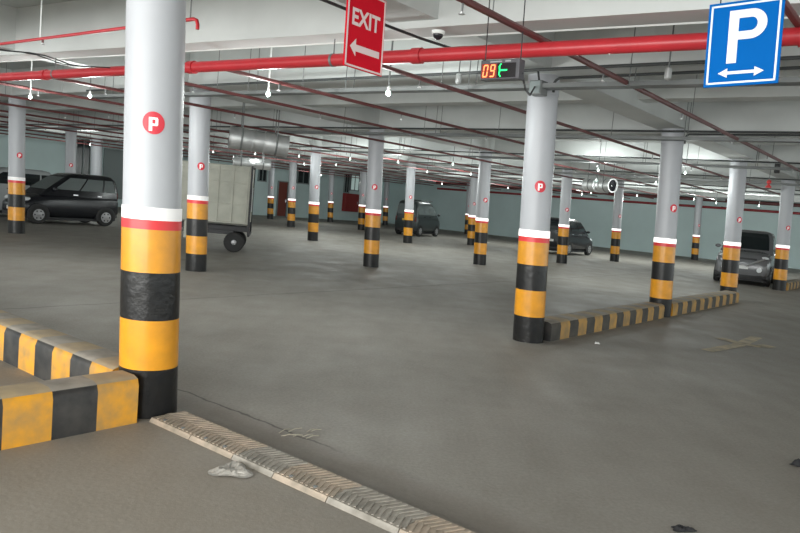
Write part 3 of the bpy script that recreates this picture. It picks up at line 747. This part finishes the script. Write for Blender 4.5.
for x, y, z, lab, lit in lamp_specs:
    p = Vector((x, y, z)); near = y < 14
    t = thing('pendant_lamp', lab, 'lamp', p, 'hanging lamps under the ceiling')
    top = zc(SLAB, p)
    b = MB()
    b.tube([p + ZX * .05, p + ZX * (top - z)], .011 if near else .009, M['white_pl'] if (near and abs(x + 5.02) > .1 and abs(x + .31) > .1) else M['grey_metal'], 8); b.build('rod', t)
    b = MB(); b.lathe(p + ZX * .075, (0, 0, -1), [(0, .012), (.02, .018), (.05, .02)], M['white_pl'], 12); b.build('holder', t, smooth=True)
    b = MB(); rb = .030 if near else .026; b.ball(p, rb, rb, rb * 1.1, M['bulb']); b.build('bulb', t, smooth=True)
    ld = bpy.data.lights.new('lamp_light', 'POINT'); dmin = min(math.hypot(x - c_[0], y - c_[1]) for c_ in cols + [(6.3, 22.6), (-3.2, 15.2), (-5.6, 25.6)]); ld.energy = 45 if near else (95 if dmin > 2.2 else (50 if dmin > 1.3 else 14)); ld.color = (.94, 1, .97); ld.shadow_soft_size = .12
    lo = bpy.data.objects.new('lamp_light', ld); C.objects.link(lo); lo.location = p - ZX * .17

# ------------------------------------------------------------------ small ceiling devices
p = W(2.70, -.05, 3.06)
t = thing('dome_camera', 'small white dome security camera under the beam left of the electronic display', 'camera', p + ZX * .09)
b = MB(); b.lathe(p + ZX * .1, (0, 0, -1), [(0, .04), (.01, .06), (.075, .06), (.085, .052)], M['white_pl'], 18); b.build('housing', t, smooth=True)
b = MB(); b.ball(p + ZX * .015, .048, .048, .05, M['dome']); b.build('dome', t, smooth=True)
for (u, v_, z, lab) in ((4.2, .72, 3.0, 'small grey detector under the ceiling left of the electronic display'), (4.5, -1.55, 3.02, 'small grey detector under the beam right of the large right-of-centre column'), (.2, 1.9, 2.72, 'small dark hook fitting high beside the largest column')):
    if u < 1: continue
    t = thing('heat_detector', lab, 'detector', W(u, v_, z))
    b = MB(); b.lathe(W(u, v_, z + .05), (0, 0, -1), [(0, .03), (.03, .035), (.10, .035), (.115, .02)], M['steel'], 14); b.build('body', t, smooth=True)
    b = MB(); b.tube([W(u, v_, z + .05), ceil_pt(u, v_, SLAB)], .008, M['grey_metal'], 6); b.build('stem', t)
def dev(px_u, px_v, z): return W(px_u, px_v, z)
p = Vector((8.83, 17.6, 2.84))
t = thing('hanging_alarm_sounder', 'small red alarm sounder hanging between the two right-hand columns', 'alarm', p)
b = MB(); b.lathe(p + ZX * .10, (0, 0, -1), [(0, .02), (.03, .05), (.08, .055), (.10, .03), (.13, .03), (.17, .07), (.20, .07)], M['siren_red'], 14); b.build('body', t, smooth=True)
b = MB(); b.tube([p + ZX * .09, p + ZX * (zc(SLAB, p) - p.z)], .008, M['grey_metal'], 6); b.build('stem', t)
p = Vector((8.68, 17.0, 3.18))
t = thing('black_speaker', 'small black box speaker under the beam above the red sounder', 'speaker', p)
b = MB(); b.box(p, .11, .11, .24, M['trim'], (UX, VX, ZX)); b.build('case', t, bevel=.01)
b = MB(); b.lathe(p - UX * .06, -UX, [(0, .045), (.006, .04)], M['dark_metal'], 14); b.build('cone', t)
b = MB(); b.tube([p + ZX * .12, p + ZX * (zc(SLAB, p) - p.z)], .01, M['grey_metal'], 6); b.build('bracket', t)
# fire cabinet on the left wall
p = W(37.62, VMAX - .21, 1.37)
t = thing('fire_cabinet', 'red fire hose cabinet on the far wall just left of the central column', 'cabinet', p - ZX * .65)
b = MB(); b.box(p, 1.45, .4, 1.36, M['red_box'], (UX, VX, ZX)); b.build('case', t, bevel=.02)
b = MB(); b.box(p - VX * .21, 1.3, .03, 1.12, M['red_box'], (UX, VX, ZX)); dr = b.build('door', t)
b = MB(); b.box(p - VX * .235 + UX * .5, .05, .03, .2, M['chrome'], (UX, VX, ZX)); b.build('handle', dr)

# ------------------------------------------------------------------ vehicles (x forward, y left, z up)
def rrect(x0, x1, w, z, r, n=5):
    pts = []
    for cx, cy, a0 in ((x1 - r, w - r, 0), (x0 + r, w - r, PI / 2), (x0 + r, -w + r, PI), (x1 - r, -w + r, 1.5 * PI)):
        for k in range(n):
            a = a0 + PI / 2 * k / (n - 1); pts.append(Vector((cx + math.cos(a) * r, cy + math.sin(a) * r, z)))
    return pts
def sect(x, w, zb, zt, n=24, e=4.5):
    pts = []; c = (zb + zt) / 2; h = (zt - zb) / 2
    for k in range(n):
        a = 2 * PI * (k + .5) / n; cs, sn = math.cos(a), math.sin(a)
        pts.append(Vector((x, w * math.copysign(abs(cs) ** (2 / e), cs), c + h * math.copysign(abs(sn) ** (2 / e), sn))))
    return pts
def lerp_tab(tab, z):
    for a, q in zip(tab, tab[1:]):
        if a[0] <= z <= q[0]:
            f = (z - a[0]) / (q[0] - a[0]); return tuple(a[i] + (q[i] - a[i]) * f for i in range(4))
    return tab[-1]
class Local(MB):
    """local vehicle coordinates turned into the world"""
    def __init__(s, T): super().__init__(); s.T = T
    def done(s, name, parent, **k):
        s.v = [s.T @ v for v in s.v]; return s.build(name, parent, **k)
def vehicle(name, label, loc, heading, body, green, paint, L, Wd, wheels, wr, opts):
    hd = Vector((heading[0], heading[1], 0)).normalized(); lf = Vector((-hd.y, hd.x, 0))
    T = Matrix(((hd.x, lf.x, 0, loc[0]), (hd.y, lf.y, 0, loc[1]), (0, 0, 1, 0), (0, 0, 0, 1)))
    t = thing(name, label, 'car' if 'van' not in name else 'van', (loc[0], loc[1], 0))
    B = lambda: Local(T)
    b = B(); b.loft([sect(x * L, w * Wd, zb, zt) for x, w, zb, zt in body], M[paint])
    tab = [(z, xr * L, xf * L, w * Wd) for z, xf, xr, w in green]
    b.loft([rrect(xr, xf, w, z, min(.16, w * .5)) for z, xr, xf, w in tab], M[paint])
    b.done('body', t, smooth=True, sharp=40)
    z0, z1 = opts['glass']
    g = M[opts.get('gm', 'glass')]
    # windscreen and rear window
    for nm, idx, s_ in (('windscreen', 2, 1), ('rear_window', 1, -1)):
        b = B(); rows = []
        for k in range(5):
            z = z0 + (z1 - z0) * k / 4; q = lerp_tab(tab, z); hw = q[3] - .11; rows.append([Vector((q[idx] + s_ * .012, -hw, z)), Vector((q[idx] + s_ * .012, hw, z))])
        for r0, r1 in zip(rows, rows[1:]): b.add([r0[0], r0[1], r1[1], r1[0]], [(0, 1, 2, 3)], g)
        b.done(nm, t)
    # side windows
    for s_ in (1, -1):
        cuts = opts['cuts']
        for c0, c1 in zip(cuts, cuts[1:]):
            b = B(); rows = []
            for k in range(4):
                z = z0 + .02 + (z1 - z0 - .03) * k / 3; q = lerp_tab(tab, z)
                fr = lambda c: q[1] + .12 + (q[2] - .13 - q[1] - .12) * c
                xa, xb = fr(c0) + .025, fr(c1) - .025
                rows.append([Vector((xa, s_ * (q[3] + .007), z)), Vector((xb, s_ * (q[3] + .007), z))])
            for r0, r1 in zip(rows, rows[1:]): b.add([r0[0], r0[1], r1[1], r1[0]], [(0, 1, 2, 3)], g)
            b.done('side_window', t)
        for hx in opts.get('handles', ()):
            b = B(); b.box((hx * L, s_ * (Wd / 2 + .005), opts['hz']), .14, .03, .03, M[opts.get('hm', 'chrome')]); b.done('door_handle', t)
        b = B(); b.ball((opts['mx'] * L, s_ * (Wd / 2 + .05), opts['mz']), .06, .09, .06, M[paint]); b.done('mirror', t, smooth=True)
        b = B(); b.ball((opts['hl'][0] * L, s_ * opts['hl'][1] * Wd, opts['hl'][2]), *opts['hl'][3], M['lens']); b.done('headlight', t, smooth=True)
        b = B(); b.ball((opts['tl'][0] * L, s_ * opts['tl'][1] * Wd, opts['tl'][2]), .05, .06, opts['tl'][3], M['tail']); b.done('tail_light', t, smooth=True)
    for wx in wheels:
        for s_ in (1, -1):
            yo = s_ * (Wd / 2 - .08)
            b = B(); b.lathe((wx * L, s_ * (Wd / 2 - .16), wr), (0, s_, 0), [(0, wr + .05), (.157, wr + .05), (.165, wr + .04)], M['trim'], 24)
            for q in b.v:
                q.z = max(q.z, .17)
            b.done('wheel_arch', t)
            b = B(); b.lathe((wx * L, yo, wr), (0, s_, 0), [(-.08, wr * .55), (-.08, wr * .9), (-.06, wr), (.07, wr), (.095, wr * .9), (.095, wr * .6)], M['tyre'], 24); wo = b.done('wheel', t, smooth=True)
            b = B(); b.lathe((wx * L, yo, wr), (0, s_, 0), [(.085, wr * .62), (.10, wr * .6), (.10, wr * .3), (.108, wr * .22), (.11, .005)], M['rim'], 16)
            for k in range(6):
                a = k * PI / 3; c = Vector((wx * L + math.cos(a) * wr * .42, yo + s_ * .101, wr + math.sin(a) * wr * .42)); b.ball(c, .025, .006, .025, M['trim'], n=6, k=4)
            b.done('hubcap', wo, smooth=True)
    b = B(); x = opts['nose'] * L
    b.box((x, 0, opts['gr'][0]), .05, Wd * opts['gr'][2], opts['gr'][1], M['trim']); b.done('grille', t, bevel=.01)
    b = B(); b.loft([sect(x0, w, .2, .36, 16, 4) for x0, w in ((x - .10, Wd * .485), (x + .0, Wd * .45), (x + .035, Wd * .38))], M[opts.get('bump', 'trim')]); b.done('front_bumper', t, smooth=True)
    b = B(); xr = opts['tailx'] * L
    b.loft([sect(x0, w, .24, .42, 16, 4) for x0, w in ((xr + .10, Wd * .485), (xr, Wd * .45), (xr - .035, Wd * .38))], M[opts.get('bump', 'trim')]); b.done('rear_bumper', t, smooth=True)
    b = B(); b.box((x + .05, 0, opts['pz']), .015, .36, .10, M[opts.get('plate', 'plate_white')]); b.done('front_plate', t)
    b = B(); b.box((xr - .05, 0, opts.get('rpz', .6)), .015, .36, .10, M[opts.get('plate', 'plate_white')]); b.done('rear_plate', t)
    b = B(); b.box((0, 0, .17), L * .8, Wd * .9, .08, M['trim']); b.done('underbody', t)
    return t, B
hatch_body = [(.5, .36, .33, .50), (.488, .43, .24, .62), (.44, .475, .19, .74), (.34, .495, .17, .86), (.22, .5, .17, .95), (0, .5, .17, .98), (-.3, .5, .17, 1.02), (-.43, .485, .2, 1.02), (-.485, .46, .27, .95), (-.5, .42, .34, .66)]
hatch_green = [(.86, .31, -.494, .487), (1.02, .25, -.49, .48), (1.30, .13, -.478, .45), (1.46, .06, -.462, .42), (1.545, .0, -.44, .36), (1.585, -.08, -.39, .24)]
hatch_opts = dict(glass=(1.04, 1.44), cuts=(0., .22, .6, 1.), handles=(-.02, -.27), hz=.92, mx=.19, mz=1.06, hl=(.425, .37, .70, (.17, .12, .075)), tl=(-.475, .42, .95, .13), nose=.485, gr=(.48, .12, .5), tailx=-.485, pz=.42)
# black hatchback at left
fw = Vector((-10.72, 20.9, 0)); c0 = fw + UX * (.32 * 3.2) - (-VX) * .62
c0 = fw + UX * 1.05 + VX * .62 + Vector((-.10, 0, 0))
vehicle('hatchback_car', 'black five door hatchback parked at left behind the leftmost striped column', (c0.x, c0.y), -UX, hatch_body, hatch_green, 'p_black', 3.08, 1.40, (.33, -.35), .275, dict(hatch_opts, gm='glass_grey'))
# silver white car beyond it
c1 = c0 + VX * 2.5 - UX * .9
o2 = dict(hatch_opts); o2['gm'] = 'glass'
vehicle('saloon_car', 'silver white car at left edge, mostly hidden behind the black hatchback', (c1.x, c1.y), -UX, hatch_body, hatch_green, 'p_white', 3.3, 1.45, (.325, -.345), .275, o2)
# charcoal hatchback behind the column
vehicle('hatchback_car', 'charcoal hatchback seen from behind, half hidden behind a striped column near the back wall', (7.35, 32.1), UX, hatch_body, [(z, a, q, w) for z, a, q, w in hatch_green], 'p_dark', 3.2, 1.42, (.325, -.345), .28, dict(hatch_opts, gm='glass'))
# van
van_body = [(.5, .40, .33, .62), (.49, .455, .24, .80), (.45, .485, .20, .95), (.35, .495, .18, 1.02), (0, .5, .18, 1.08), (-.4, .5, .2, 1.08), (-.485, .48, .26, 1.05), (-.5, .45, .34, .9)]
van_green = [(.92, .42, -.498, .49), (1.08, .37, -.495, .485), (1.5, .22, -.48, .45), (1.7, .15, -.465, .42), (1.78, .10, -.44, .36), (1.81, .05, -.40, .25)]
th = math.radians(27); hv = Vector((math.sin(th), math.cos(th), 0))
t, B = vehicle('van_car', 'dark green van seen from behind in front of the back wall, centre of picture', (.75, 37.6), hv, van_body, van_green, 'p_green', 3.0, 1.30, (.33, -.34), .275,
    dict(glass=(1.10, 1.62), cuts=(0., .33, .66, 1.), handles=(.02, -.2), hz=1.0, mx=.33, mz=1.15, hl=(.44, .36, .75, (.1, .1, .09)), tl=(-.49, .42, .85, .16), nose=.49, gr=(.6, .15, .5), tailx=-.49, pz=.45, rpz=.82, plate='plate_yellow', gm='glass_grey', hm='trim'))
b = B()
for s_ in (-1, 1): b.tube([(-.9, s_ * .48, 1.84), (.5, s_ * .48, 1.84)], .02, M['trim'], 6)
for x in (-.8, -.2, .4): b.tube([(x, -.48, 1.85), (x, .48, 1.85)], .018, M['trim'], 6)
b.done('roof_rack', t)
# grey car at right
suv_body = [(.5, .38, .36, .66), (.49, .44, .26, .84), (.45, .48, .21, .96), (.34, .497, .19, 1.04), (.2, .5, .19, 1.08), (0, .5, .19, 1.1), (-.3, .5, .19, 1.12), (-.44, .485, .22, 1.1), (-.49, .46, .3, 1.0), (-.5, .42, .36, .7)]
suv_green = [(1.0, .24, -.49, .485), (1.12, .20, -.485, .475), (1.42, .11, -.46, .45), (1.58, .06, -.44, .43), (1.68, .02, -.42, .39), (1.73, -.04, -.37, .28)]
t, B = vehicle('hatchback_car', 'dark grey car facing the viewer between the two right-hand striped columns', (11.45, 23.6), Vector((-.50, -.866, 0)), suv_body, suv_green, 'p_grey', 3.3, 1.60, (.32, -.33), .30,
    dict(glass=(1.12, 1.64), cuts=(0., .22, .6, 1.), handles=(-.02, -.27), hz=1.0, mx=.2, mz=1.14, hl=(.435, .36, .86, (.13, .15, .075)), tl=(-.475, .42, 1.0, .14), nose=.485, gr=(.80, .10, .5), tailx=-.485, pz=.55))
b = B()
for s_ in (-1, 1): b.tube([(1.665, s_ * .12, .60), (1.665, s_ * .42, .76), (1.60, s_ * .62, .86)], .03, M['rim'], 6)
b.done('chrome_grille_bar', t)
for s_ in (-1, 1):
    b = B(); b.lathe((1.63, s_ * .50, .50), (1, 0, 0), [(0, .075), (.03, .075), (.035, .05)], M['lens'], 12); b.done('fog_lamp', t)

# cream cargo truck behind the second column (heading left)
hd = Vector((-.985, -.17, 0)).normalized(); lf = Vector((-hd.y, hd.x, 0)); loc = Vector((-5.15, 17.65, 0))
T = Matrix(((hd.x, lf.x, 0, loc.x), (hd.y, lf.y, 0, loc.y), (0, 0, 1, 0), (0, 0, 0, 1)))
B = lambda: Local(T)
t = thing('cargo_truck', 'small cargo truck with cream panelled box parked behind a striped column at left', 'truck', loc)
XB, XF, HW, ZB, ZT = -1.28, .55, .62, .70, 2.10
b = B(); b.box(((XB + XF) / 2, 0, (ZB + ZT) / 2), XF - XB, HW * 2, ZT - ZB, M['box_cream'])
for s_ in (-1, 1):
    for k in range(6):
        x = XB + .06 + (XF - XB - .12) * k / 5; b.box((x, s_ * (HW + .008), (ZB + ZT) / 2), .035, .022, ZT - ZB, M['box_cream'])
    for z in (ZB + .02, ZB + .46, ZB + .98, ZT - .14, ZT - .03): b.box(((XB + XF) / 2, s_ * (HW + .006), z), XF - XB, .018, .035, M['box_cream'])
b.done('cargo_box', t, bevel=.008)
b = B()
for s_ in (-1, 1): b.box((XB - .025, s_ * (HW + .0), (ZB + ZT) / 2 - .12), .05, .05, ZT - ZB + .28, M['trim'])
b.box((XB - .03, 0, ZB - .26), .05, HW * 2 + .1, .06, M['trim']); b.done('rear_frame', t)
for s_ in (-1, 1):
    b = B(); b.box((XB - .012, s_ * HW / 2, (ZB + ZT) / 2), .024, HW - .03, ZT - ZB - .06, M['box_cream']); dr = b.done('rear_door', t)
    b = B(); b.tube([(XB - .04, s_ * .08, ZB + .3), (XB - .04, s_ * .08, ZB + .9)], .012, M['steel'], 6); b.done('latch_bar', dr)
b = B(); b.box((-.2, 0, .56), 2.2, .7, .12, M['trim']); b.box((-.35, 0, .47), 1.2, 1.0, .10, M['trim']); b.done('chassis', t)
b = B(); b.box((-.0, -HW + .04, .48), .42, .04, .42, M['box_cream']); b.box((-.0, HW - .04, .48), .42, .04, .42, M['box_cream']); b.done('side_skirt', t)
cab = [(.58, .60, .35, 1.85), (.9, .60, .33, 1.86), (1.15, .58, .33, 1.7), (1.35, .54, .34, 1.05), (1.45, .46, .38, .8)]
b = B(); b.loft([sect(x, w, zb, zt, 24, 6) for x, w, zb, zt in cab], M['box_cream']); b.done('cab', t, smooth=True)
for s_ in (-1, 1):
    b = B(); b.add([(.68, s_ * .612, 1.05), (1.18, s_ * .59, 1.05), (1.05, s_ * .60, 1.62), (.68, s_ * .612, 1.66)], [(0, 1, 2, 3)], M['glass']); b.done('side_window', t)
    b = B(); b.ball((1.38, s_ * .36, .72), .08, .09, .09, M['lens']); b.done('headlight', t, smooth=True)
b = B(); b.add([(1.36, -.46, 1.1), (1.36, .46, 1.1), (1.19, .46, 1.66), (1.19, -.46, 1.66)], [(0, 1, 2, 3)], M['glass']); b.done('windscreen', t)
for wx, ys in ((-.98, (-1, 1)), (.98, (-1, 1))):
    for s_ in ys:
        wr = .245 if wx < 0 else .22; yo = s_ * .53
        b = B(); b.lathe((wx, yo, wr), (0, s_, 0), [(-.07, wr * .5), (-.07, wr * .9), (-.05, wr), (.05, wr), (.07, wr * .9), (.07, wr * .55)], M['tyre'], 24); wo = b.done('wheel', t, smooth=True)
        b = B(); b.lathe((wx, yo, wr), (0, s_, 0), [(.05, wr * .56), (.066, wr * .54), (.05, wr * .35), (.085, wr * .2), (.09, .005)], M['rim'], 16); b.done('hub', wo, smooth=True)
b = B(); b.tube([(-.98, -.5, .235), (-.98, .5, .235)], .045, M['trim'], 8); b.tube([(.98, -.5, .22), (.98, .5, .22)], .04, M['trim'], 8); b.done('axle', t)

# ------------------------------------------------------------------ camera
f, pitch, roll = 709.886, .0855, .0903
cam = bpy.data.cameras.new('camera'); cam.lens = 36 * f / 800; cam.sensor_width = 36; cam.clip_end = 300; cam.clip_start = .05
co = bpy.data.objects.new('camera', cam); C.objects.link(co)
cp_, sp = math.cos(pitch), math.sin(pitch); cr, sr = math.cos(roll), math.sin(roll)
fwd = Vector((0, cp_, -sp)); up = Vector((0, sp, cp_)); rt = Vector((1, 0, 0))
Rx = rt * cr + up * sr; Uy = -rt * sr + up * cr
co.matrix_world = Matrix(((Rx.x, Uy.x, -fwd.x, 0), (Rx.y, Uy.y, -fwd.y, 0), (Rx.z, Uy.z, -fwd.z, 1.5), (0, 0, 0, 1)))
bpy.context.scene.camera = co

# ------------------------------------------------------------------ light
wd = bpy.data.worlds.new('world'); bpy.context.scene.world = wd; wd.use_nodes = True
bg = wd.node_tree.nodes['Background']; bg.inputs[0].default_value = (.93, 1.0, .99, 1); bg.inputs[1].default_value = 2.1
def area(name, loc, target, sx, sy, e, col=(1, 1, 1)):
    l = bpy.data.lights.new(name, 'AREA'); l.shape = 'RECTANGLE'; l.size = sx; l.size_y = sy; l.energy = e; l.color = col
    o = bpy.data.objects.new(name, l); C.objects.link(o); o.location = Vector(loc)
    d = Vector(target) - Vector(loc); o.rotation_euler = d.to_track_quat('-Z', 'Y').to_euler(); return o
# daylight through the open side behind the viewer
area('daylight_opening', W(-10.5, -1, 2.0), W(8, 2, 1.6), 16, 3.4, 1600, (1, 1, .97))
fl = bpy.data.lights.new('phone_flash', 'POINT'); fl.energy = 26; fl.shadow_soft_size = .06; fl.color = (1, .97, .93)
fo = bpy.data.objects.new('phone_flash', fl); C.objects.link(fo); fo.location = (-.05, -.02, 1.56)

sc = bpy.context.scene
sc.view_settings.view_transform = 'AgX' if False else 'Standard'
sc.view_settings.look = 'None'; sc.view_settings.exposure = 0
sc.cycles.use_denoising = True
sc.cycles.max_bounces = 8; sc.cycles.diffuse_bounces = 5
sc.cycles.sample_clamp_indirect = 6
